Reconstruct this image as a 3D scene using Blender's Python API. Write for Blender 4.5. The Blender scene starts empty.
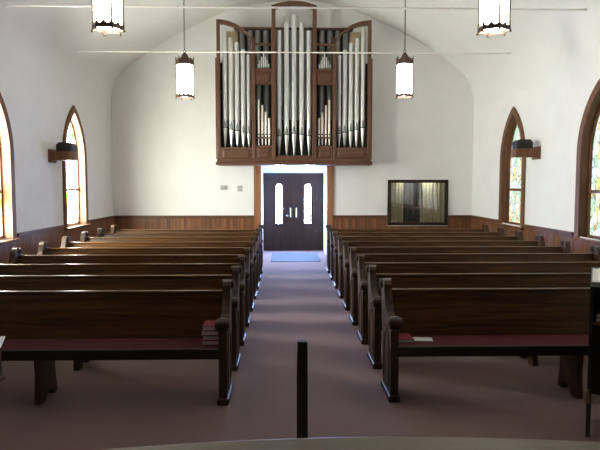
import bpy, bmesh, math, random
from mathutils import Vector, Matrix
random.seed(7)
C = bpy.context.scene.collection
PI = math.pi

# ------------------------------------------------------------------ helpers
class MB:
    """collects shapes and links them as ONE mesh object"""
    def __init__(self): self.bm = bmesh.new()
    def add(self, verts, faces, mi=0):
        vs = [self.bm.verts.new(v) for v in verts]
        for f in faces:
            try:
                fc = self.bm.faces.new([vs[i] for i in f]); fc.material_index = mi
            except ValueError: pass
        return vs
    def box(self, x0, x1, y0, y1, z0, z1, mi=0):
        v = [(x0,y0,z0),(x1,y0,z0),(x1,y1,z0),(x0,y1,z0),(x0,y0,z1),(x1,y0,z1),(x1,y1,z1),(x0,y1,z1)]
        self.add(v, [(0,3,2,1),(4,5,6,7),(0,1,5,4),(1,2,6,5),(2,3,7,6),(3,0,4,7)], mi); return self
    def bbox(self, x0, x1, y0, y1, z0, z1, b=.006, mi=0):
        """box with chamfered edges"""
        t = bmesh.new()
        bmesh.ops.create_cube(t, size=1)
        for v in t.verts:
            v.co = Vector(((x0+x1)/2+v.co.x*(x1-x0), (y0+y1)/2+v.co.y*(y1-y0), (z0+z1)/2+v.co.z*(z1-z0)))
        bmesh.ops.bevel(t, geom=t.edges[:], offset=min(b, (x1-x0)*.45, (y1-y0)*.45, (z1-z0)*.45), segments=2, affect='EDGES', profile=.5)
        self.merge(t, mi); return self
    def merge(self, t, mi=0):
        t.verts.index_update()
        self.add([v.co.copy() for v in t.verts], [[v.index for v in f.verts] for f in t.faces], mi); t.free()
    def prism(self, pts, axis, a, b, mi=0):
        """closed 2-D outline extruded along an axis; pts are the two other coordinates in order"""
        def P(p, t):
            return {'x': (t,p[0],p[1]), 'y': (p[0],t,p[1]), 'z': (p[0],p[1],t)}[axis]
        n = len(pts)
        v = [P(p,a) for p in pts]+[P(p,b) for p in pts]
        self.add(v, [tuple(range(n))[::-1], tuple(range(n,2*n))]+[(i,(i+1)%n,n+(i+1)%n,n+i) for i in range(n)], mi); return self
    def lathe(self, prof, c=(0,0,0), n=16, mi=0, cap=True):
        """(r,z) profile turned about a vertical axis"""
        v = []; f = []
        for r,z in prof:
            for k in range(n):
                a = 2*PI*k/n; v.append((c[0]+r*math.cos(a), c[1]+r*math.sin(a), c[2]+z))
        for i in range(len(prof)-1):
            for k in range(n):
                f.append((i*n+k, i*n+(k+1)%n, (i+1)*n+(k+1)%n, (i+1)*n+k))
        if cap:
            f.append(tuple(range(n))[::-1]); f.append(tuple((len(prof)-1)*n+k for k in range(n)))
        self.add(v, f, mi); return self
    def tube(self, p0, p1, r0, r1=None, n=10, mi=0):
        r1 = r0 if r1 is None else r1
        p0 = Vector(p0); p1 = Vector(p1); d = (p1-p0).normalized()
        q = d.to_track_quat('Z','Y'); v = []
        for p, r in ((p0,r0),(p1,r1)):
            for k in range(n):
                a = 2*PI*k/n; v.append(p+q@Vector((r*math.cos(a), r*math.sin(a), 0)))
        self.add(v, [tuple(range(n))[::-1], tuple(range(n,2*n))]+[(k,(k+1)%n,n+(k+1)%n,n+k) for k in range(n)], mi); return self
    def path(self, pts, r, n=8, mi=0, closed=False):
        m = len(pts)
        for i in range(m if closed else m-1): self.tube(pts[i], pts[(i+1)%m], r, r, n, mi)
        return self
    def torus(self, c, R, r, M=None, n=14, k=6, mi=0, sx=1):
        M = M or Matrix(); v = []; f = []
        for i in range(n):
            a = 2*PI*i/n
            for j in range(k):
                b = 2*PI*j/k
                v.append(Vector(c)+M@Vector(((R+r*math.cos(b))*math.cos(a)*sx, (R+r*math.cos(b))*math.sin(a), r*math.sin(b))))
        for i in range(n):
            for j in range(k):
                f.append((i*k+j, ((i+1)%n)*k+j, ((i+1)%n)*k+(j+1)%k, i*k+(j+1)%k))
        self.add(v, f, mi); return self
    def strip(self, A, B, closed=False, mi=0):
        """quads between two equally long point rows"""
        n = len(A); v = list(A)+list(B)
        self.add(v, [(i,(i+1)%n,n+(i+1)%n,n+i) for i in range(n if closed else n-1)], mi); return self
    def build(self, name, mats, parent=None, smooth=None, loc=None):
        bmesh.ops.recalc_face_normals(self.bm, faces=self.bm.faces[:])
        me = bpy.data.meshes.new(name); self.bm.to_mesh(me); self.bm.free()
        for m in (mats if isinstance(mats,(list,tuple)) else [mats]): me.materials.append(m)
        o = bpy.data.objects.new(name, me); C.objects.link(o)
        if smooth is not None:
            for p in me.polygons: p.use_smooth = True
            try: me.set_sharp_from_angle(angle=math.radians(smooth))
            except Exception: pass
        if parent: o.parent = parent
        if loc: o.location = loc
        return o

def tag(o, label, cat, group=None):
    o['label'] = label; o['category'] = cat
    if group: o['group'] = group
    return o
def thing(name, label, cat, loc=(0,0,0), rz=0, group=None):
    o = bpy.data.objects.new(name, None); C.objects.link(o)
    o.location = loc; o.rotation_euler = (0,0,rz); o.empty_display_size = .1
    return tag(o, label, cat, group)
def struct(o): o['kind'] = 'structure'; return o
def dup(o, parent=None):
    c = o.copy(); C.objects.link(c)
    if parent: c.parent = parent
    for ch in list(o.children): dup(ch, c)
    return c

# ------------------------------------------------------------------ materials
def newmat(name):
    m = bpy.data.materials.new(name); m.use_nodes = True
    nt = m.node_tree; b = nt.nodes['Principled BSDF']
    return m, nt, b
def dull(m, v):
    for q in m.node_tree.nodes:
        if q.type == 'BSDF_PRINCIPLED': q.inputs['Specular IOR Level'].default_value = v
    return m
def plain(name, col, rough=.5, metal=0, noise=0, nscale=20, bump=0):
    m, nt, b = newmat(name)
    b.inputs['Roughness'].default_value = rough; b.inputs['Metallic'].default_value = metal
    tc = nt.nodes.new('ShaderNodeTexCoord'); n = nt.nodes.new('ShaderNodeTexNoise')
    n.inputs['Scale'].default_value = nscale; n.inputs['Detail'].default_value = 4
    nt.links.new(tc.outputs['Object'], n.inputs['Vector'])
    r = nt.nodes.new('ShaderNodeValToRGB')
    r.color_ramp.elements[0].position = .3; r.color_ramp.elements[1].position = .7
    r.color_ramp.elements[0].color = (*[c*(1-noise) for c in col],1); r.color_ramp.elements[1].color = (*[min(1,c*(1+noise)) for c in col],1)
    nt.links.new(n.outputs['Fac'], r.inputs['Fac']); nt.links.new(r.outputs['Color'], b.inputs['Base Color'])
    if bump:
        bp = nt.nodes.new('ShaderNodeBump'); bp.inputs['Strength'].default_value = bump; bp.inputs['Distance'].default_value = .01
        nt.links.new(n.outputs['Fac'], bp.inputs['Height']); nt.links.new(bp.outputs['Normal'], b.inputs['Normal'])
    return m
def wood(name, dark, light, axis='x', rough=.35, scale=1.0, boards=None):
    """stretched-noise grain; boards = (axis, width) adds grooves between boards"""
    m, nt, b = newmat(name)
    tc = nt.nodes.new('ShaderNodeTexCoord'); mp = nt.nodes.new('ShaderNodeMapping')
    s = {'x': (1.2,22,22), 'y': (22,1.2,22), 'z': (22,22,1.2)}[axis]
    mp.inputs['Scale'].default_value = [q*scale for q in s]
    nt.links.new(tc.outputs['Object'], mp.inputs['Vector'])
    n = nt.nodes.new('ShaderNodeTexNoise'); n.inputs['Scale'].default_value = 1.0; n.inputs['Detail'].default_value = 6; n.inputs['Distortion'].default_value = .8
    nt.links.new(mp.outputs['Vector'], n.inputs['Vector'])
    r = nt.nodes.new('ShaderNodeValToRGB')
    r.color_ramp.elements[0].position = .32; r.color_ramp.elements[1].position = .72
    r.color_ramp.elements[0].color = (*dark,1); r.color_ramp.elements[1].color = (*light,1)
    nt.links.new(n.outputs['Fac'], r.inputs['Fac'])
    col = r.outputs['Color']
    bp = nt.nodes.new('ShaderNodeBump'); bp.inputs['Strength'].default_value = .12; bp.inputs['Distance'].default_value = .004
    h = n.outputs['Fac']
    if boards:
        ax, w = boards
        sx = nt.nodes.new('ShaderNodeSeparateXYZ'); nt.links.new(tc.outputs['Object'], sx.inputs['Vector'])
        def math_(op, a, v=None):
            q = nt.nodes.new('ShaderNodeMath'); q.operation = op; nt.links.new(a, q.inputs[0])
            if v is not None: q.inputs[1].default_value = v
            return q
        d = math_('DIVIDE', sx.outputs[ax.upper()], w); fr = math_('FRACT', d.outputs[0])
        gt = math_('GREATER_THAN', fr.outputs[0], .1)
        fl = math_('FLOOR', d.outputs[0]); wn = nt.nodes.new('ShaderNodeTexWhiteNoise'); wn.noise_dimensions = '1D'
        nt.links.new(fl.outputs[0], wn.inputs['W'])
        mr = nt.nodes.new('ShaderNodeMapRange'); mr.inputs['To Min'].default_value = .72; mr.inputs['To Max'].default_value = 1.25
        nt.links.new(wn.outputs['Value'], mr.inputs['Value'])
        gm = nt.nodes.new('ShaderNodeMapRange'); gm.inputs['To Min'].default_value = .45; gm.inputs['To Max'].default_value = 1
        nt.links.new(gt.outputs[0], gm.inputs['Value'])
        mu = nt.nodes.new('ShaderNodeMath'); mu.operation = 'MULTIPLY'
        nt.links.new(mr.outputs[0], mu.inputs[0]); nt.links.new(gm.outputs[0], mu.inputs[1])
        mx = nt.nodes.new('ShaderNodeVectorMath'); mx.operation = 'SCALE'
        nt.links.new(col, mx.inputs[0]); nt.links.new(mu.outputs[0], mx.inputs['Scale']); col = mx.outputs[0]
        h = gt.outputs[0]; bp.inputs['Strength'].default_value = .5; bp.inputs['Distance'].default_value = .006
    nt.links.new(col, b.inputs['Base Color'])
    nt.links.new(h, bp.inputs['Height']); nt.links.new(bp.outputs['Normal'], b.inputs['Normal'])
    b.inputs['Roughness'].default_value = rough
    return m
def lightmat(name, col, strength):
    m = bpy.data.materials.new(name); m.use_nodes = True; nt = m.node_tree
    nt.nodes.remove(nt.nodes['Principled BSDF'])
    e = nt.nodes.new('ShaderNodeEmission'); e.inputs['Color'].default_value = (*col,1); e.inputs['Strength'].default_value = strength
    nt.links.new(e.outputs[0], nt.nodes['Material Output'].inputs['Surface'])
    return m
def stained(name, strength, tint, cols=None):
    """leaded stained glass lit by the daylight behind it"""
    m = bpy.data.materials.new(name); m.use_nodes = True; nt = m.node_tree
    nt.nodes.remove(nt.nodes['Principled BSDF'])
    tc = nt.nodes.new('ShaderNodeTexCoord'); mp = nt.nodes.new('ShaderNodeMapping'); mp.inputs['Scale'].default_value = (.01,11,6.5)
    nt.links.new(tc.outputs['Object'], mp.inputs['Vector'])
    v = nt.nodes.new('ShaderNodeTexVoronoi'); v.inputs['Scale'].default_value = 1; v.inputs['Randomness'].default_value = .8
    nt.links.new(mp.outputs['Vector'], v.inputs['Vector'])
    v2 = nt.nodes.new('ShaderNodeTexVoronoi'); v2.feature = 'DISTANCE_TO_EDGE'; v2.inputs['Scale'].default_value = 1; v2.inputs['Randomness'].default_value = .8
    nt.links.new(mp.outputs['Vector'], v2.inputs['Vector'])
    sp = nt.nodes.new('ShaderNodeSeparateColor'); nt.links.new(v.outputs['Color'], sp.inputs['Color'])
    r = nt.nodes.new('ShaderNodeValToRGB'); r.color_ramp.interpolation = 'CONSTANT'
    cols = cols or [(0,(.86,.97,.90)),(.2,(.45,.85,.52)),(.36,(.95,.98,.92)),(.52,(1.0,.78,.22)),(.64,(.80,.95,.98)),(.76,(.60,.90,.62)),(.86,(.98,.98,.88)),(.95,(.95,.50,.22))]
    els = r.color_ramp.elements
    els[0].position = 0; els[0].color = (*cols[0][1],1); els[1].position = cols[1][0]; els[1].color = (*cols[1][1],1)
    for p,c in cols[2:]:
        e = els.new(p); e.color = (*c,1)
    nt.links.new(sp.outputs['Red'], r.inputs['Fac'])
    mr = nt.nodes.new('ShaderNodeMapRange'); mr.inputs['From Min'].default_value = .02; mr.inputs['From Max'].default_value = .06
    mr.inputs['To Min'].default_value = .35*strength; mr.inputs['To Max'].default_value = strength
    nt.links.new(v2.outputs['Distance'], mr.inputs['Value'])
    mx = nt.nodes.new('ShaderNodeMix'); mx.data_type = 'RGBA'; mx.blend_type = 'MIX'; mx.inputs[0].default_value = tint
    nt.links.new(r.outputs['Color'], mx.inputs[6]); mx.inputs[7].default_value = (1,1,.97,1)
    e = nt.nodes.new('ShaderNodeEmission'); nt.links.new(mx.outputs[2], e.inputs['Color']); nt.links.new(mr.outputs[0], e.inputs['Strength'])
    nt.links.new(e.outputs[0], nt.nodes['Material Output'].inputs['Surface'])
    return m

PLASTER = plain('plaster', (.78,.775,.765), .85, noise=.025, nscale=2.5)
CEIL = plain('ceiling_plaster', (.77,.77,.755), .85, noise=.02, nscale=1.5)
CARPET = plain('carpet', (.170,.105,.086), .95, noise=.22, nscale=240, bump=.35)
for _n in CARPET.node_tree.nodes:
    if _n.type == 'BSDF_PRINCIPLED': _n.inputs['Sheen Weight'].default_value = .25; _n.inputs['Sheen Tint'].default_value = (.8,.6,.75,1); _n.inputs['Sheen Roughness'].default_value = .4
MATM = plain('mat_pile', (.05,.06,.08), .9, noise=.2, nscale=200, bump=.3)
PEW = wood('pew_oak', (.036,.0160,.0050), (.145,.064,.0175), 'x', .34); dull(PEW, .3)
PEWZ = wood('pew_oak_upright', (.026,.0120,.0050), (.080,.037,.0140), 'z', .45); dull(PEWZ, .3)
WAINY = wood('wainscot_oak', (.12,.045,.018), (.25,.105,.045), 'z', .4, boards=('y',.085))
WAINX = wood('wainscot_oak_end', (.12,.045,.018), (.25,.105,.045), 'z', .4, boards=('x',.085))
CAPW = wood('cap_oak', (.07,.028,.012), (.15,.066,.03), 'y', .35)
CASE = dull(wood('casing_oak', (.105,.044,.020), (.20,.090,.042), 'z', .45), .25)
ORG = wood('organ_walnut', (.078,.032,.016), (.155,.068,.036), 'z', .38)
ORGX = wood('organ_walnut_panel', (.072,.028,.014), (.140,.058,.030), 'x', .36)
DOORW = wood('door_wood', (.022,.0105,.007), (.044,.022,.014), 'z', .5); dull(DOORW, .2)
TANW = wood('pine_pipe', (.42,.29,.15), (.58,.43,.25), 'z', .5)
LTAN = wood('light_oak', (.135,.090,.042), (.20,.138,.068), 'x', .45); dull(LTAN, .3)
DCASE = wood('door_casing_oak', (.19,.075,.028), (.36,.16,.065), 'z', .4)  # lighter copy of the casing oak: lamplight on it put into the colour
PEWD = wood('pew_oak_shaded_edge', (.006,.004,.003), (.014,.009,.006), 'x', .5)  # near-black copy of the pew oak: shade on the seat front painted in
BROWN = wood('stand_oak', (.16,.085,.03), (.28,.16,.065), 'z', .4)
SILVER = plain('pipe_tin', (.74,.75,.75), .32, .6, noise=.0, nscale=6)
LIPM = plain('pipe_lip', (.22,.23,.22), .45, .4, noise=.1, nscale=30)
GREYP = plain('zinc_pipe', (.25,.26,.25), .55, .4, noise=.12, nscale=5)
CREAMP = plain('small_pipe_metal', (.85,.78,.70), .35, .8, noise=.04, nscale=20)
BLACK = plain('black_paint', (.010,.010,.011), .5, noise=.2, nscale=30)
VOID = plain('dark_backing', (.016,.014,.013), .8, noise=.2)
BRONZE = plain('bronze', (.10,.062,.046), .45, .6, noise=.2, nscale=60)
CHROME = plain('chrome', (.75,.75,.76), .25, 1)
RED = plain('burgundy_cloth', (.085,.008,.009), .9, noise=.2, nscale=80)
BOOKR = plain('hymnal_cover', (.24,.022,.03), .55, noise=.15, nscale=40)
PAGES = plain('book_pages', (.78,.70,.67), .9, noise=.12, nscale=90)
PAPER = plain('paper', (.88,.88,.86), .8, noise=.02)
WHITEP = plain('white_plastic', (.42,.41,.38), .5, noise=.02)
RODM = plain('white_rod_paint', (.88,.86,.82), .5, noise=.02)
TRIMW = plain('white_jamb_paint', (.80,.78,.76), .6, noise=.02)
CURT = plain('curtain_cloth', (.62,.60,.40), .9, noise=.18, nscale=14)
CURD = plain('dark_hanging_cloth', (.045,.055,.06), .9, noise=.2, nscale=10)
LGLOW = lightmat('lantern_glow', (1,.93,.83), 11.5)
SPOT = lightmat('under_case_lamp', (.66,.76,1.0), 95.0)
DGLASS = lightmat('door_daylight', (.30,.50,1.0), 115.0)
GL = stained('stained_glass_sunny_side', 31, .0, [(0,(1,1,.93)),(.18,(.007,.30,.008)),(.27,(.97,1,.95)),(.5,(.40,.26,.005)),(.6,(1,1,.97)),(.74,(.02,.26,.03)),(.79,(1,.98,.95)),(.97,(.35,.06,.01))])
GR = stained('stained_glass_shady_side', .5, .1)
def glassmat():
    m, nt, b = newmat('observation_glass')
    t = nt.nodes.new('ShaderNodeBsdfTransparent'); g = nt.nodes.new('ShaderNodeBsdfGlossy'); g.inputs['Roughness'].default_value = .02
    f = nt.nodes.new('ShaderNodeFresnel'); f.inputs['IOR'].default_value = 1.6
    a = nt.nodes.new('ShaderNodeMath'); a.operation = 'ADD'; a.inputs[1].default_value = .08; nt.links.new(f.outputs[0], a.inputs[0])
    x = nt.nodes.new('ShaderNodeMixShader'); nt.links.new(a.outputs[0], x.inputs[0]); nt.links.new(t.outputs[0], x.inputs[1]); nt.links.new(g.outputs[0], x.inputs[2])
    nt.links.new(x.outputs[0], nt.nodes['Material Output'].inputs['Surface']); return m
PANE = glassmat()

# ------------------------------------------------------------------ the room
XL, XR, XC, D, D2, YB = -4.165, 4.571, .203, 14.2, 15.4, -3.0
OX0, OX1, OZ = -.589, 1.005, 2.185          # door opening
CW = (2.523, 3.941, .782, 1.835)            # glazed opening to the back room
PROF = [(4.368,3.55),(4.355,3.8),(4.27,4.12),(4.10,4.40),(3.80,4.66),(3.4,4.93),(3.0,5.18),(2.5,5.44),(2.0,5.68),(1.5,5.88),(1.0,6.01),(.5,6.08),(0,6.10)]
def spline(P, k=4):
    out = []
    for i in range(len(P)-1):
        p0 = P[max(i-1,0)]; p1 = P[i]; p2 = P[i+1]; p3 = P[i+2] if i+2 < len(P) else (-P[i][0], P[i][1])
        for j in range(k):
            t = j/k
            out.append(tuple(.5*((2*p1[d])+(-p0[d]+p2[d])*t+(2*p0[d]-5*p1[d]+4*p2[d]-p3[d])*t*t+(-p0[d]+3*p1[d]-3*p2[d]+p3[d])*t**3) for d in (0,1)))
    out.append(P[-1]); return out
half = spline(PROF)
VAULT = [(XC-x,z) for x,z in half]+[(XC+x,z) for x,z in half[-2::-1]]

def face_with_holes(mb, outer, holes, conv):
    bm = mb.bm; edges = []
    for loop in [outer]+holes:
        vs = [bm.verts.new(conv(p)) for p in loop]
        edges += [bm.edges.new((vs[i], vs[(i+1)%len(vs)])) for i in range(len(vs))]
    bmesh.ops.triangle_fill(bm, use_beauty=True, use_dissolve=False, edges=edges)

# pointed window outline
HW, ZS, ZB = .635, 2.2, .93
def arch(yc, t, zb, n=14):
    R = 2*HW-t; top = math.acos(HW/R)
    L = [(yc-(HW-t), zb)]
    for i in range(n+1):
        a = top*i/n; L.append((yc+HW-R*math.cos(a), ZS+R*math.sin(a)))
    for i in range(n-1,-1,-1):
        a = top*i/n; L.append((yc-HW+R*math.cos(a), ZS+R*math.sin(a)))
    L.append((yc+(HW-t), zb)); return L
WY = [8.40, 11.66]

f = MB()
f.add([(XL,YB,0),(XR,YB,0),(XR,D,0),(XL,D,0)], [(0,1,2,3)])
f.add([(OX0,D,0),(OX1,D,0),(OX1,D2,0),(OX0,D2,0)], [(0,1,2,3)])
struct(f.build('floor', CARPET))
w = MB(); face_with_holes(w, [(YB,0),(D,0),(D,3.55),(YB,3.55)], [arch(y,.10,ZB+.02) for y in WY], lambda p: (XL,p[0],p[1])); struct(w.build('wall_left', PLASTER))
w = MB(); face_with_holes(w, [(YB,0),(D,0),(D,3.55),(YB,3.55)], [arch(y,.10,ZB+.02) for y in WY], lambda p: (XR,p[0],p[1])); struct(w.build('wall_right', PLASTER))
w = MB()
outer = [(XL,0),(OX0,0),(OX0,OZ),(OX1,OZ),(OX1,0),(XR,0)]+VAULT[::-1]
face_with_holes(w, outer, [[(CW[0],CW[2]),(CW[1],CW[2]),(CW[1],CW[3]),(CW[0],CW[3])]], lambda p: (p[0],D,p[1])); struct(w.build('wall_far', PLASTER))
w = MB(); w.add([(x,YB,z) for x,z in [(XL,0),(XR,0)]+VAULT[::-1]], [tuple(range(len(VAULT)+2))]); struct(w.build('wall_near', WAINX))
c = MB(); c.strip([(x,YB,z) for x,z in VAULT], [(x,D,z) for x,z in VAULT]); struct(c.build('ceiling', CEIL, smooth=60))
# entrance recess: white jambs and soffit
j = MB()
j.box(OX0-.03,OX0,D,D2,0,OZ+.03); j.box(OX1,OX1+.03,D,D2,0,OZ+.03); j.box(OX0,OX1,D,D2,OZ,OZ+.03)
struct(j.build('trim_1', TRIMW))
# room behind the observation glass
b = MB()
x0,x1,z0,z1 = CW; y1 = D+.55
b.add([(x0-.05,D+.02,z0-.05),(x1+.05,D+.02,z0-.05),(x1+.05,y1,z0-.05),(x0-.05,y1,z0-.05),(x0-.05,D+.02,z1+.05),(x1+.05,D+.02,z1+.05),(x1+.05,y1,z1+.05),(x0-.05,y1,z1+.05)],
      [(0,1,2,3),(4,5,6,7),(1,2,6,5),(2,3,7,6),(3,0,4,7)])
struct(b.build('wall_behind_glass', PLASTER))

# wainscot and caps
def cap(mb, axis, a, b, wall, s):
    if axis == 'y':
        mb.box(min(wall,wall+s*.05), max(wall,wall+s*.05), a, b, .965, 1.0)
        mb.box(min(wall,wall+s*.036), max(wall,wall+s*.036), a, b, .925, .966)
    else:
        mb.box(a, b, wall-.05, wall, .965, 1.0); mb.box(a, b, wall-.036, wall, .925, .966)
n = 2
for wall, s in ((XL,1),(XR,-1)):
    m = MB(); m.box(min(wall,wall+s*.022), max(wall,wall+s*.022), YB, D, .0, .926); struct(m.build('trim_%d'%n, WAINY)); n += 1
    m = MB(); edges = [YB]+[e for y in WY for e in (y-HW-.05, y+HW+.05)]+[D]
    for i in range(0,len(edges),2): cap(m, 'y', edges[i], edges[i+1], wall, s)
    struct(m.build('trim_%d'%n, CAPW)); n += 1
    m = MB(); m.box(min(wall,wall+s*.038), max(wall,wall+s*.038), YB, D, 0, .14)
    struct(m.build('baseboard_left' if s > 0 else 'baseboard_right', CAPW))
m = MB(); CO0, CO1 = -.767, 1.157
m.box(XL,CO0,D-.022,D,0,.926); m.box(CO1,CW[0]-.05,D-.022,D,0,.926); m.box(CW[1]+.05,XR,D-.022,D,0,.926); m.box(CW[0]-.05,CW[1]+.05,D-.022,D,0,CW[2]-.05)
struct(m.build('trim_%d'%n, WAINX)); n += 1
m = MB(); cap(m,'x',XL,CO0,D,1); cap(m,'x',CO1,CW[0]-.05,D,1); cap(m,'x',CW[1]+.05,XR,D,1); struct(m.build('trim_%d'%n, CAPW)); n += 1
m = MB(); m.box(XL,CO0,D-.036,D,0,.14); m.box(CO1,XR,D-.036,D,0,.14); struct(m.build('baseboard_far', CAPW))
m = MB(); m.bbox(CO0,OX0+.004,D-.045,D+.02,0,2.2,.008); m.bbox(OX1-.004,CO1,D-.045,D+.02,0,2.2,.008); struct(m.build('trim_%d'%n, DCASE)); n += 1

# windows
k = 1
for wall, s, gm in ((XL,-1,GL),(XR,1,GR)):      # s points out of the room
    for yc in WY:
        X = lambda d: wall+s*d
        root = MB()                                                 # casing ring on the wall face
        A = arch(yc,0,ZB); B = arch(yc,.125,ZB); A2 = arch(yc,.02,ZB)
        root.strip([(X(0),*p) for p in A], [(X(-.035),*p) for p in A]); root.strip([(X(-.035),*p) for p in A], [(X(-.045),*p) for p in A2])
        root.strip([(X(-.045),*p) for p in A2], [(X(-.035),*p) for p in B]); root.strip([(X(-.035),*p) for p in B], [(X(.15),*p) for p in B])
        fr = struct(root.build('window_%d'%k, CASE, smooth=30))
        q = MB(); I0 = arch(yc,.125,ZB); I1 = arch(yc,.17,ZB+.05)
        q.strip([(X(.10),*p) for p in I0], [(X(.10),*p) for p in I1]); q.strip([(X(.10),*p) for p in I1], [(X(.15),*p) for p in I1])
        q.box(min(X(.09),X(.14)), max(X(.09),X(.14)), yc-.47, yc+.47, 1.62, 1.67)
        q.box(min(X(.10),X(.15)), max(X(.10),X(.15)), yc-.51, yc+.51, ZB, ZB+.05)
        q.build('sash', CASE, fr)
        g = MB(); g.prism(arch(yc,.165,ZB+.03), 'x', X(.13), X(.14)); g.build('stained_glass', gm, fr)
        q = MB(); a,b_ = sorted((X(-.09),X(.15))); q.bbox(a,b_,yc-HW-.05,yc+HW+.05,ZB-.045,ZB,.01); q.build('window_sill', CASE, fr)
        k += 1
# observation window in the far wall
m = MB(); x0,x1,z0,z1 = CW; t = .075
m.bbox(x0-.03,x0+t-.03,D-.05,D+.03,z0-.03,z1+.03); m.bbox(x1-t+.03,x1+.03,D-.05,D+.03,z0-.03,z1+.03)
m.bbox(x0-.03,x1+.03,D-.05,D+.03,z0-.03,z0+t-.03); m.bbox(x0-.03,x1+.03,D-.05,D+.03,z1-t+.03,z1+.03)
wf = struct(m.build('window_%d'%k, DOORW))
m = MB(); m.box(x0+.02,x1-.02,D-.012,D-.006,z0+.02,z1-.02); m.build('pane', PANE, wf)
def curtain(x0,x1,y,z0,z1,mat,label,folds,amp=.03):
    m = MB(); n = folds*8; A=[];B=[];A2=[];B2=[]
    for i in range(n+1):
        x = x0+(x1-x0)*i/n; yy = y+amp*math.sin(i/8*2*PI)+.008*math.sin(i*1.3)
        A.append((x,yy,z0)); B.append((x,yy,z1)); A2.append((x,yy+.006,z0)); B2.append((x,yy+.006,z1))
    m.strip(A,B); m.strip(A2,B2); m.strip(A,A2); m.strip(B,B2); o = m.build('curtain', mat, smooth=60)
    return tag(o, label, 'curtain', 'curtains behind the observation glass')
curtain(x0+.0,x0+.40,D+.22,z0-.05,z1+.03,CURT,'olive curtain hanging behind the left end of the observation glass',5)
curtain(x1-.55,x1-.02,D+.22,z0-.05,z1+.03,CURT,'olive curtain hanging behind the right end of the observation glass',6)
curtain(x0+.42,x1-.57,D+.34,z0-.05,z1+.03,CURD,'dark grey curtain in the middle behind the observation glass',4,.012)

# entrance doors
for i, (a, b_, s) in enumerate(((OX0+.002,.207,1),(.209,OX1-.002,-1))):
    m = MB(); cx = (a+b_)/2 + s*.0; hw = .078; zt, zb = 1.68, .73
    gx = a+.42 if s > 0 else b_-.42
    slot = [(gx-hw,zb),(gx+hw,zb)]+[(gx+hw*math.cos(PI*q/10), zt+hw*math.sin(PI*q/10)) for q in range(11)]
    face_with_holes(m, [(a,.012),(b_,.012),(b_,2.05),(a,2.05)], [slot], lambda p: (p[0],D2-.05,p[1]))
    n_ = len(slot); m.strip([(p[0],D2-.05,p[1]) for p in slot],[(p[0],D2-.02,p[1]) for p in slot],closed=True)
    m.box(a,b_,D2-.019,D2-.005,.012,2.05)
    for e in (a,b_): m.add([(e,D2-.05,.012),(e,D2-.019,.012),(e,D2-.019,2.05),(e,D2-.05,2.05)],[(0,1,2,3)])
    o = struct(m.build('door_%d'%(i+1), DOORW))
    m = MB(); m.prism(slot,'y',D2-.03,D2-.022); m.build('door_window', DGLASS, o)
    hx = b_-.075 if s > 0 else a+.075
    m = MB(); m.bbox(hx-.016,hx+.016,D2-.056,D2-.05,.88,1.14,.004); m.tube((hx,D2-.085,.90),(hx,D2-.085,1.12),.012,.012,10)
    m.tube((hx,D2-.05,.91),(hx,D2-.085,.91),.008); m.tube((hx,D2-.05,1.11),(hx,D2-.085,1.11),.008); m.build('door_handle', CHROME, o)
    if i == 0:
        m = MB(); m.bbox(a+.08,a+.36,D2-.10,D2-.05,1.96,2.03,.006); m.box(a+.2,a+.56,D2-.115,D2-.10,2.02,2.035); m.build('door_closer', BLACK, o)
        m = MB(); m.lathe([(.028,0),(.028,.012),(.02,.016)],n=14); q = m.build('lock', CHROME, o); q.rotation_euler=(PI/2,0,0); q.location=(hx-.09,D2-.05,.93)
m = MB(); m.box(OX0,OX1,D2-.065,D2,2.052,OZ); struct(m.build('trim_%d'%n, TRIMW)); n += 1
m = MB(); m.box(OX0,OX1,D2,D2+.03,0,OZ); struct(m.build('wall_entrance', VOID))

mt = MB(); mt.bbox(-.34,.80,13.1,14.75,.0,.012,.005); tag(mt.build('door_mat', MATM), 'blue grey door mat on the carpet in front of the double doors', 'mat')

# small plates on the far wall
t = thing('thermostat', 'small grey thermostat on the far wall beside the double doors', 'thermostat', (-1.49,D,1.675))
m = MB(); m.bbox(-.085,.085,-.03,0,-.05,.05,.01); m.build('housing', WHITEP, t)
m = MB(); m.bbox(.01,.065,-.034,-.028,-.02,.025,.003); m.build('dial_window', GREYP, t)
t = thing('light_switch', 'pale grey light switch plate on the far wall nearest the door casing', 'switch', (-1.10,D,1.655))
m = MB(); m.bbox(-.06,.06,-.012,0,-.07,.07,.004); m.build('plate', WHITEP, t)
for s in (-.025,.025):
    m = MB(); m.bbox(s-.006,s+.006,-.024,-.01,-.015,.015,.002); m.build('toggle', WHITEP, t)

# tie rods
rod_half = [a[0]+(b[0]-a[0])*(4.28-a[1])/(b[1]-a[1]) for a,b in zip(half,half[1:]) if a[1] <= 4.28 <= b[1]][0]-.035
for y, lab in ((8.55,'nearer white tie rod spanning the vault, above the first pair of windows'),(11.4,'farther white tie rod spanning the vault in front of the organ')):
    z = 4.28; hwid = rod_half
    t = thing('tie_rod', lab, 'tie rod', (XC,y,z), 0, 'tie rods under the vault')
    m = MB(); m.tube((-hwid,0,0),(hwid,0,0),.0135,.0135,10); m.build('rod', RODM, t)
    for s in (-1,1):
        m = MB(); m.tube((s*hwid,0,0),(s*(hwid-.015),0,0),.03,.02,12); m.build('wall_washer', RODM, t)

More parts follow.
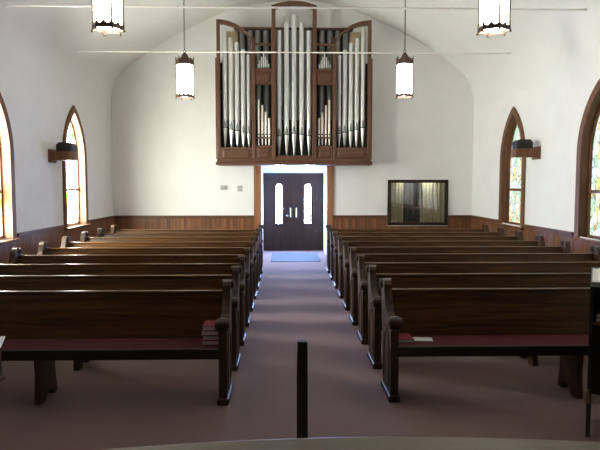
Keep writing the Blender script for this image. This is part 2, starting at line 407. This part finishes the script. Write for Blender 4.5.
# speakers on wall brackets
for wall, s, side in ((XL,1,'left'),(XR,-1,'right')):
    dz = -.02 if s > 0 else .045
    t = thing('wall_bracket', 'wooden bracket shelf projecting from the %s wall beside the farther window'%side, 'shelf', (wall,10.55,2.2+dz), 0, 'speaker brackets')
    m = MB(); a,b_ = sorted((0,s*.43)); m.bbox(a,b_,-.12,.12,.0,.15,.012); m.build('shelf_block', CASE, t)
    a,b_ = sorted((0,s*.03)); m = MB(); m.bbox(a,b_,-.16,.16,-.04,.19,.008); m.build('wall_plate', CASE, t)
    t = thing('speaker', 'small black loudspeaker on the wooden bracket of the %s wall'%side, 'speaker', (wall+s*.27,10.55,2.351+dz), 0, 'bracket speakers')
    m = MB(); m.prism([(-.145,0),(.145,0),(.145,.11),(.10,.165),(-.09,.165),(-.145,.125)],'y',-.11,.11); m.build('cabinet', BLACK, t)
    m = MB(); m.bbox(-.11,.11,-.118,-.109,.02,.12,.004); m.build('grille', VOID, t)

# ------------------------------------------------------------------ lanterns
def hexa(r, z, a0=0): return [(r*math.cos(PI/3*i+a0), r*math.sin(PI/3*i+a0), z) for i in range(6)]
def lantern():
    t = thing('pendant_lantern', 'x', 'lamp', group='hexagonal pendant lanterns')
    g = MB(); a0 = PI/6*0
    lo = hexa(.120,.03,a0); hi = hexa(.120,.50,a0); g.strip(lo,hi,True); g.add(lo,[tuple(range(6))]); g.add(hi,[tuple(range(6))]); g.build('glass_panel', LGLOW, t)
    m = MB()
    for i in range(6):
        a = PI/3*i+a0; c_ = (.128*math.cos(a), .128*math.sin(a)); m.tube((*c_,.03),(*c_,.52),.0085,.0085,6)
    m.build('corner_bar', BRONZE, t)
    def crown(z0, h, up, name):
        m = MB()
        for i in range(6):
            a = Vector(hexa(.14,0,a0)[i]); b = Vector(hexa(.14,0,a0)[(i+1)%6]); ai = a*.93; bi = b*.93
            P = []
            for u,v in ((0,0),(1,0),(1,1.35),(.9,.8),(.72,.62),(.6,.85),(.5,1.15),(.4,.85),(.28,.62),(.1,.8),(0,1.35)): P.append((u,v*h*up))
            n_ = len(P)
            o_ = [a.lerp(b,u)+Vector((0,0,z0+v)) for u,v in P]; i_ = [ai.lerp(bi,u)+Vector((0,0,z0+v)) for u,v in P]
            m.add(o_+i_, [tuple(range(n_)), tuple(range(n_,2*n_))[::-1]]+[(q,(q+1)%n_,n_+(q+1)%n_,n_+q) for q in range(n_)])
        m.build(name, BRONZE, t)
    crown(.0,.055,1,'lower_crown'); crown(.485,.095,1,'upper_crown')
    m = MB()
    for p in hexa(.137,-.008,a0): m = MB(); m.lathe([(.002,-.012),(.012,-.004),(.012,.004),(.004,.014)],p,8); m.build('foot_bead', BRONZE, t)
    m = MB(); m.lathe([(.122,.502),(.115,.54),(.085,.585),(.05,.615),(.04,.645),(.012,.672)],n=6); m.torus((0,0,.695),.022,.005,Matrix.Rotation(PI/2,4,'X')); m.build('dome_cap', BRONZE, t)
    m = MB(); z = .73; i = 0
    while z < 2.78:
        R = Matrix.Rotation(PI/2,4,'X') if i%2 else Matrix.Rotation(PI/2,4,'Z')@Matrix.Rotation(PI/2,4,'X')
        m.torus((0,0,z),.020,.0046,R,8,4,sx=.6); z += .032; i += 1
    m.build('chain', BRONZE, t)
    m = MB(); m.lathe([(.012,-.06),(.06,-.04),(.075,.0)],(0,0,z+.03),14); m.build('ceiling_canopy', BRONZE, t)
    return t, z+.03
lan, LH = lantern()
spots = [(.15-1.67,9.0,3.065,'white hexagonal lantern hanging on a chain just left of the organ'),(.15+1.67,9.0,3.085,'white hexagonal lantern hanging on a chain just right of the organ'),
         (.15-1.67,5.15,3.075,'nearer glowing lantern on the left, its top cut off by the picture edge'),(.15+1.67,5.15,3.085,'nearer glowing lantern on the right, its top cut off by the picture edge')]
def vault_z(x):
    d = abs(x-XC); P = half
    for i in range(len(P)-1):
        if P[i+1][0] <= d <= P[i][0]:
            u = (P[i][0]-d)/(P[i][0]-P[i+1][0]); return P[i][1]+u*(P[i+1][1]-P[i][1])
    return 6.1
for i,(x,y,z,lab) in enumerate(spots):
    o = lan if i == 0 else dup(lan)
    # chain length follows the vault: scale nothing, sink the canopy into its own height
    o.location = (x,y,z); o['label'] = lab
    o.rotation_euler = (0,0,[.0,.5,.0,.52][i])
    gap = vault_z(x)-z
    for ch in o.children:
        if ch.name.startswith('ceiling_canopy'): ch.location.z = gap-LH-.004
        if ch.name.startswith('chain'): ch.scale.z = (gap-.72)/(LH-.72); ch.location.z = .72*(1-ch.scale.z)

# ------------------------------------------------------------------ pipe organ
PX = .02323; PZ = .0227; YF = 13.6
def ox(d): return d*PX
def oz(py): return (165-py)*PZ
org = thing('pipe_organ', 'walnut cased pipe organ with silver pipes mounted over the double doors', 'organ', (XC,D,2.2))
F = YF-D           # front plane in local y
def rect(d0,d1,p0,p1,ya,yb,b=.01):
    m = MB(); m.bbox(min(ox(d0),ox(d1)),max(ox(d0),ox(d1)),ya,yb,oz(max(p0,p1)),oz(min(p0,p1)),b); return m
def addrect(m,d0,d1,p0,p1,ya,yb,b=.01):
    m.bbox(min(ox(d0),ox(d1)),max(ox(d0),ox(d1)),ya,yb,oz(max(p0,p1)),oz(min(p0,p1)),b)
# base: floor of the case with moulding
m = MB(); addrect(m,-78,78,161.5,165,F-.05,-.001); addrect(m,-77,77,158.5,161.5,F-.02,-.001); m.build('base_moulding', ORGX, org)
for s in (-1,1):
    rect(s*76.3,s*78,57,159,F+.03,-.001).build('side_panel', ORG, org)
    rect(s*73.2,s*76.5,19.5,159,F-.005,F+.10).build('outer_post', ORG, org)
    rect(s*38.5,s*42,37,159,F-.012,F+.09).build('inner_post', ORG, org)
    rect(s*18.3,s*22.2,5,159,F-.03,F+.09).build('centre_post', ORG, org)
    rect(s*22.2,s*38.5,42.3,44.6,F+.02,F+.06,.006).build('bay_rail', ORGX, org)
    # bay ledge panel, with sunk field
    q = rect(s*22.2,s*38.5,70.5,84,F,F+.06).build('bay_panel', ORGX, org)
    rect(s*24.5,s*36,73,81.5,F-.03,F+.01,.028).build('panel_field', ORGX, q)
    rect(s*22.2,s*38.5,68,70.5,F-.02,F+.06,.005).build('pipe_ledge', ORGX, org)
    q = rect(s*22.2,s*38.5,145,159,F,F+.05).build('bay_base_panel', ORGX, org)
    rect(s*25,s*36,148,157,F-.03,F+.01,.028).build('panel_field', ORGX, q)
    q = rect(s*42,s*73.2,147,159.5,F,F+.05).build('tower_base_panel', ORGX, org)
    rect(s*44.5,s*71,149.5,157.5,F-.03,F+.01,.028).build('panel_field', ORGX, q)
    # curved head of the side tower
    up = [(76.5,19.5),(70,20),(63,21.6),(57,24),(51,27.8),(46,32),(42,36.5),(38.8,41)]
    dn = [(x-(.4 if x > 60 else 1.2), y+4.2) for x,y in up]; dn[0] = (73.6,24)
    m = MB(); m.prism([(ox(s*x),oz(y)) for x,y in up+dn[::-1]],'y',F-.012,F+.10); m.build('arched_head', ORG, org)
# head of the central tower
m = MB(); up = []; dn = []
for i in range(15):
    u = -1+2*i/14; up.append((22.2*u, 1.4+4.3*u*u)); dn.append((18.6*u, 5.0+4.0*u*u+.3))
m.prism([(ox(x),oz(y)) for x,y in up+dn[::-1]],'y',F-.03,F+.09); m.build('arched_head', ORG, org)
rect(-18.3,18.3,155.3,159,F+.0,F+.06).build('centre_base_panel', ORGX, org)
# dark inside of the case and the rail at its top
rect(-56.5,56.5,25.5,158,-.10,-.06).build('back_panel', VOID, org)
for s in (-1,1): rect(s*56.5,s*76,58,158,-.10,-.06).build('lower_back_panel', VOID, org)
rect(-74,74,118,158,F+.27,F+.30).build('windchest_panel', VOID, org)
rect(-60,60,23.6,25.6,-.30,-.06,.004).build('top_rail', ORGX, org)
rect(-18.3,18.3,80,82,F+.22,F+.24,.003).build('pipe_stay', GREYP, org)
for s in (-1,1): rect(s*42,s*73,90,91,F+.20,F+.22,.003).build('pipe_stay', GREYP, org)

def front_pipe(d, top, mouth, tip, r, yc):
    x = ox(d); zt, zm, zf = oz(top), oz(mouth), oz(tip)
    m = MB(); m.lathe([(r,zm+.012),(r,zt),(r*.86,zt),(r*.86,zt-.05)],(x,yc,0),18); p = m.build('front_pipe', SILVER, org, smooth=40)
    m = MB(); m.lathe([(r*.18,zf),(r*.30,zf+.01),(r*.98,zm-.012)],(x,yc,0),18); m.build('pipe_foot', SILVER, p, smooth=40)
    m = MB(); m.lathe([(r*.93,zm-.013),(r*.93,zm+.013)],(x,yc,0),18); m.build('mouth_slot', VOID, p)
    # pointed upper lip laid on the round front
    L = MB(); n_ = 8; h = .17; A = []; B = []
    for i in range(n_+1):
        v = i/n_; wv = .66*(1-v**1.8) if v > 0 else .66
        for side, arr in ((-1,A),(1,B)):
            a = side*wv
            arr.append((x+(r+.003)*math.sin(a), yc-(r+.003)*math.cos(a), zm+.016+h*v))
    mid = [(x, yc-r-.006, zm+.016+h*i/n_) for i in range(n_+1)]
    L.strip(A,mid); L.strip(mid,B); L.build('upper_lip', LIPM, p)
for d,top,mo in ((-15,29.3,135),(-7.6,21.6,133.5),(0,13.7,132.3),(7.6,21.6,133.5),(15,29.3,135)):
    front_pipe(d,top,mo,155,.056,F+.12)
for s in (-1,1):
    for d,top,mo in ((69,27,126.5),(62.8,36.5,128.3),(56.8,41.3,129.8),(50.8,48,131.2),(45.3,53.5,132.3)):
        front_pipe(s*d,top,mo,147,.052 if d > 50 else .045,F+.12)
    for d,top in ((35.3,98.5),(31.8,104),(28.3,111),(24.9,117)):
        m = MB(); x = ox(s*d); yc = F+.10; r = .029
        m.lathe([(r*.5,oz(144.5)),(r*.6,oz(138)),(r,oz(134)),(r,oz(top)),(r*.8,oz(top))],(x,yc,0),12); p = m.build('small_pipe', CREAMP, org, smooth=40)
        m = MB(); m.bbox(x-r*.7,x+r*.7,yc-r-.003,yc-r*.5,oz(134.2),oz(133),.001); m.build('mouth_slot', VOID, p)
    m = MB(); addrect(m,s*22.2,s*38.5,136.5,138,F+.03,F+.06,.003); m.build('pipe_rail', ORGX, org)
    for q in range(7):
        d = 30.3+(q-3)*1.75; top = 52.5+abs(q-3)*3.6
        m = MB(); x = ox(s*d); m.lathe([(.004,oz(68)),(.013,oz(65.5)),(.013,oz(top)),(.010,oz(top))],(x,F+.03,0),8); m.build('tiny_pipe', SILVER, org, smooth=40)
# rear rank: round zinc pipes and square pine pipes at the ends
for i in range(14):
    d = -52.5+i*(105/13)
    m = MB(); m.lathe([(.068,oz(157.5)),(.068,oz(26)),(.058,oz(26))],(ox(d),-.19,0),14); m.build('rear_pipe', GREYP, org, smooth=40)
for s in (-1,1):
    for d in (66,59.6):
        m = MB(); m.bbox(ox(s*d)-.062,ox(s*d)+.062,-.26,-.13,oz(157.5),oz(27.5),.004); m.build('wooden_pipe', TANW, org)
# two small lamps under the case
for d in (-17,13):
    lx, ly = ox(d), F+.30
    m = MB(); m.lathe([(.075,-.014),(.075,-.001)],(lx,ly,0),18); t = m.build('under_case_light', CHROME, org); t['label'] = 'bluish lamp under the case'
    m = MB(); m.lathe([(.058,-.022),(.062,-.0145)],(lx,ly,0),18); m.build('lens', SPOT, t)

# ------------------------------------------------------------------ pews
Y0, SP, ROWS = 4.555, .856, 9
def pew(xa, xb):
    """xa = wall end, xb = aisle end (world x); local origin at the aisle foot"""
    L = xb-xa; sgn = 1 if L > 0 else -1; L = abs(L)
    t = thing('church_pew', 'x', 'pew', group='oak pews')
    # local x runs from the aisle end (0) toward the wall (-sgn*L)
    def xs(u): return -sgn*u
    def bx(m,u0,u1,y0,y1,z0,z1,b=.006): m.bbox(min(xs(u0),xs(u1)),max(xs(u0),xs(u1)),y0,y1,z0,z1,b)
    def pr(pts,u0,u1):
        m = MB(); m.prism(pts,'x',xs(u0),xs(u1)); return m
    # backrest: leaning board with thick cap rail
    pr([(.385,.36),(.415,.36),(.495,.815),(.465,.815)],.05,L-.05).build('backrest', PEW, t)
    m = MB(); bx(m,.05,L-.05,.458,.508,.815,.842,.010); m.build('back_rail', PEW, t)
    m = MB(); bx(m,.05,L-.05,.03,.41,.385,.425,.008); m.build('seat', PEW, t)
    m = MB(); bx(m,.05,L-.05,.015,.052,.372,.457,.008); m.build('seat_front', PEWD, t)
    m = MB(); bx(m,.075,L-.075,.055,.385,.426,.453,.012); m.build('seat_cushion', RED, t)
    prof = [(.022,.05),(.022,.34),(.032,.40),(.020,.47),(.030,.54),(.024,.585),(-.006,.60),(-.022,.635),(-.015,.675),(.02,.698),(.065,.694),(.10,.672),(.135,.655),(.18,.66),(.235,.69),(.285,.74),
            (.325,.80),(.35,.855),(.362,.90),(.39,.93),(.44,.94),(.49,.932),(.522,.905),(.528,.865),(.515,.83),(.497,.78),(.468,.64),(.44,.46),(.415,.25),(.40,.05)]
    for u0,aisle in ((0,True),(L-.065,False)):
        e = pr(prof,u0,u0+.065).build('bench_end', PEWZ, t)
        m = MB()
        bx(m,u0-.015,u0+.08,0,.42,0,.055,.012); m.build('foot_block', PEWZ, e)
        for c_,r_,nm in (((.02,.645),.047,'arm_scroll'),((.485,.893),.043,'top_scroll')):
            m = MB(); m.tube((xs(u0-.016),*c_),(xs(u0+.081),*c_),r_,r_,16); m.tube((xs(u0-.024),*c_),(xs(u0+.089),*c_),r_*.5,r_*.5,12)
            m.build(nm, PEWZ, e, smooth=40)
        # pointed panel carved on the outer face
        uo = u0-.008 if aisle else u0+.065+.008; ui = u0+.004 if aisle else u0+.061
        A = [(.075,.11),(.075,.38),(.095,.47),(.14,.55),(.205,.60),(.27,.56),(.32,.48),(.345,.38),(.34,.11)]
        B = [(.105,.14),(.105,.37),(.12,.45),(.155,.51),(.205,.55),(.255,.52),(.295,.45),(.315,.37),(.31,.14)]
        m = MB(); a_o=[(xs(uo),*p) for p in A]; a_i=[(xs(ui),*p) for p in A]; b_o=[(xs(uo),*p) for p in B]; b_i=[(xs(ui),*p) for p in B]
        m.strip(a_i,a_o,True); m.strip(a_o,b_o,True); m.strip(b_o,b_i,True); m.build('carved_arch', PEWZ, e)
    sup = [(.065,.385),(.40,.385),(.385,.30),(.37,.22),(.38,.12),(.40,.05),(.40,0),(.33,0),(.315,.035),(.28,.06),(.235,.068),(.20,.055),(.175,.03),(.165,0),(.06,0),(.06,.05),(.075,.14),(.08,.24),(.07,.32)]
    uc = 1.51 if sgn > 0 else 1.57
    pr(sup,uc-.025,uc+.025).build('centre_support', PEWZ, t)
    return t
ORD = ['front','second','third','fourth','fifth','sixth','seventh','eighth','last']
for side, xa, xb in (('left',-3.50,-.467),('right',4.14,.842)):
    proto = pew(xa, xb)
    for k_ in range(ROWS):
        o = proto if k_ == 0 else dup(proto)
        o.location = (xb, Y0+SP*k_-(.03 if side == 'left' else 0), 0)
        if k_ == 0: o['label'] = 'front dark oak pew left of the aisle, hymnals stacked on its seat' if side == 'left' else 'front dark oak pew right of the aisle, white paper on its red cushion'
        elif k_ == ROWS-1: o['label'] = 'last oak pew on the %s of the aisle, nearest the far wall'%side
        else: o['label'] = '%s oak pew from the front on the %s of the aisle'%(ORD[k_], side)

# hymnals and papers on the front seats
def hymnal(x,y,z,rz,lab,group=None,w=.136,d=.22,h=.039):
    t = thing('hymnal', lab, 'book', (x,y,z), rz, group)
    m = MB(); m.bbox(-w/2,w/2,-d/2,d/2,0,.005,.002); m.bbox(-w/2,w/2,-d/2,d/2,h-.005,h,.002); m.bbox(-w/2,w/2,d/2-.006,d/2,0,h,.002); m.build('cover', BOOKR, t)
    m = MB(); m.box(-w/2+.004,w/2-.004,-d/2+.003,d/2-.006,.005,h-.005); m.build('pages', PAGES, t)
yl = Y0-.03
for i,lab in enumerate(('bottom red hymnal of the stack on the front left pew','second hymnal from the bottom of the stack on the front left pew','third hymnal from the bottom of the stack on the front left pew','topmost red hymnal of the stack on the front left pew')):
    hymnal(-.611+[0,.003,-.003,.002][i], yl+.245, .4545+i*.0395, [.0,.02,-.02,.01][i], lab, 'hymnals stacked on the front left pew')
hymnal(.985, Y0+.235, .4545, .06, 'closed red hymnal lying flat on the front right pew beside a white paper', None, .14,.20,.03)
m = MB(); m.bbox(-.085,.085,-.055,.055,0,.006,.002); o = m.build('paper_leaflet', PAPER, loc=(1.145,Y0+.235,.4545)); o.rotation_euler = (0,0,-.12)
tag(o, 'folded white paper leaflet lying on the cushion of the front right pew', 'paper')

# ------------------------------------------------------------------ foreground
# bowed pulpit top
pul = thing('pulpit', 'light oak pulpit with a bowed top edge along the bottom of the picture', 'pulpit', (.2,1.0,0))
def bow(hw_, y_ap, sag, n_=28): return [(-hw_+2*hw_*i/n_, y_ap-sag*((-1+2*i/n_)**2)) for i in range(n_+1)]
P = bow(1.05,.482,.145)
t_ = MB(); t_.prism([(-1.05,-.25)]+P[::1]+[(1.05,-.25)],'z',1.062,1.1); o = t_.build('top', LTAN, pul)
bv = o.modifiers.new('round_edge','BEVEL'); bv.width = .012; bv.segments = 3; bv.limit_method = 'ANGLE'
P = bow(.86,.42,.14); t_ = MB(); t_.prism([(-.86,-.2)]+P+[(.86,-.2)],'z',.12,1.062); t_.build('body', LTAN, pul)
P = bow(.90,.45,.147); t_ = MB(); t_.prism([(-.90,-.23)]+P+[(.90,-.23)],'z',0,.12); t_.build('plinth', LTAN, pul)

pst = thing('post', 'slim black upright post standing in front of the pulpit on the aisle line', 'post', (.0565,2.0,0))
m = MB(); m.prism([(-.0205,.03),(.0205,.03),(.0195,1.19),(-.0165,1.19),(-.0185,1.09)],'y',-.014,.014); m.build('shaft', BLACK, pst)
m = MB(); m.bbox(-.0165,.019,-.016,.016,1.175,1.212,.004); m.build('end_cap', BLACK, pst)
m = MB(); m.lathe([(.14,0),(.14,.015),(.06,.03),(.03,.045)],n=24); m.build('round_base', BLACK, pst)

# open-backed lectern at the right edge, turned toward the pews
ang = -math.atan2(2.10,3.9)
LX, LY = 2.085, 3.9
lec = thing('lectern', 'black open-backed lectern with an open book on its sloping top, right edge', 'lectern', (LX,LY,0), ang)
m = MB(); m.prism([(0,.20),(.36,.20),(.36,1.125),(0,1.055)],'x',0,.022); m.build('side_panel', BLACK, lec)
m = MB(); m.prism([(0,.20),(.36,.20),(.36,1.125),(0,1.055)],'x',.50,.522); m.build('side_panel', BLACK, lec)
m = MB(); m.box(.022,.50,.34,.36,.20,1.11); m.build('front_panel', BLACK, lec)
for x in (0,.492):
    for y in (0,.33):
        m = MB(); m.bbox(x,x+.03,y,y+.03,0,.24,.004); m.build('leg', BLACK, lec)
m = MB(); m.box(.022,.50,.02,.34,.79,.81); m.build('shelf', BROWN, lec)
m = MB(); m.prism([(-.03,1.05),(.38,1.13),(.38,1.145),(-.03,1.065)],'x',-.0,.54); m.build('sloping_top', BLACK, lec)
m = MB(); m.prism([(-.012,.245),(.022,.245),(.012,.34),(-.002,.34)],'y',-.012,.0); m.build('corner_bracket', BROWN, lec)
R_ = Matrix.Translation((LX,LY,0))@Matrix.Rotation(ang,4,'Z')
sl = math.atan2(.08,.41)
bk = thing('open_book', 'open white-paged book lying on the black lectern', 'book'); bk.matrix_world = R_@Matrix.Translation((.25,.17,1.1055))@Matrix.Rotation(sl,4,'X')
m = MB(); m.box(-.245,.245,-.155,.155,0,.006); m.build('cover', GREYP, bk)
m = MB()
for s in (-1,1):
    A = [(s*(.004+.236*i/8), .010+.028*math.sin(min(1,i/8*1.15)*PI)**.7*(1-.35*i/8) if 0<i<8 else .012) for i in range(9)]
    m.prism([(s*.004,.006)]+A+[(s*.240,.006)],'y',-.145,.145)
m.build('pages', PAPER, bk)
for i in range(2):
    b_ = thing('hymnal', ['hymnal on the lectern shelf, the lower one','hymnal lying on another inside the lectern'][i], 'book', group='books inside the lectern')
    b_.matrix_world = R_@Matrix.Translation((.14,.15,.811+.03*i))
    m = MB(); m.bbox(-.1,.1,-.12,.12,0,.004,.001); m.bbox(-.1,.1,-.12,.12,.025,.029,.001); m.build('cover', BROWN, b_)
    m = MB(); m.box(-.095,.095,-.117,.115,.004,.025); m.build('pages', PAGES, b_)

# pedestal reading stand at the left edge
STAND = wood('old_oak', (.05,.024,.009), (.10,.055,.021), 'z', .6); dull(STAND, .12)
ped = thing('reading_stand', 'oak reading stand with a moulded base edge at the left edge of the picture', 'stand', (-1.68,2.8,0))
m = MB(); m.bbox(-.21,.21,-.2,.2,.765,.93,.006); m.build('desk_box', STAND, ped)
m = MB(); m.prism([(-.21,-.2),(.21,-.2),(.21,.2),(-.21,.2)],'z',.75,.765); m.bbox(-.222,.222,-.212,.212,.745,.77,.008); m.build('moulding', STAND, ped)
m = MB(); m.bbox(-.215,.215,-.205,.205,.93,.945,.005); m.build('desk_top', STAND, ped)
m = MB(); m.lathe([(.09,.03),(.06,.08),(.05,.4),(.07,.70),(.12,.746)],n=18); m.build('pedestal', STAND, ped, smooth=40)
m = MB(); m.lathe([(.2,0),(.2,.02),(.1,.035)],n=24); m.build('round_foot', STAND, ped)
m = MB(); m.bbox(-.14,.14,-.11,.11,0,.006,.002); o = m.build('paper_sheet', PAPER, loc=(-1.585,2.94,.9455)); o.rotation_euler = (0,0,.35)
tag(o, 'white paper lying on the reading stand, its corner over the edge', 'paper')

# unseen fill light added above the observation glass to brighten the curtains
ld = bpy.data.lights.new('curtain_fill_light','AREA'); ld.energy = 2.0; ld.size = .9; ld.size_y = .15; ld.shape = 'RECTANGLE'; ld.color = (1,.98,.88)
lo_ = bpy.data.objects.new('curtain_fill_light', ld); C.objects.link(lo_); lo_.location = ((CW[0]+CW[1])/2, D+.13, CW[3]+.035); lo_.rotation_euler = (.25,0,0)

# ------------------------------------------------------------------ camera, world, view
cam = bpy.data.cameras.new('camera'); co = bpy.data.objects.new('camera', cam); C.objects.link(co)
cam.sensor_width = 36; cam.lens = 583/600*36; cam.clip_start = .05
co.location = (0,0,1.757); co.rotation_euler = (PI/2-.0699, 0, -.0248)
sc = bpy.context.scene; sc.camera = co
wd = bpy.data.worlds.new('world'); sc.world = wd; wd.use_nodes = True
wd.node_tree.nodes['Background'].inputs[0].default_value = (.6,.7,.85,1); wd.node_tree.nodes['Background'].inputs[1].default_value = .5
vs = sc.view_settings; vs.view_transform = 'Standard'; vs.look = 'None'; vs.gamma = 1; vs.exposure = 1.3; vs.use_curve_mapping = False
sc.cycles.use_denoising = True
sc.cycles.max_bounces = 10; sc.cycles.diffuse_bounces = 6
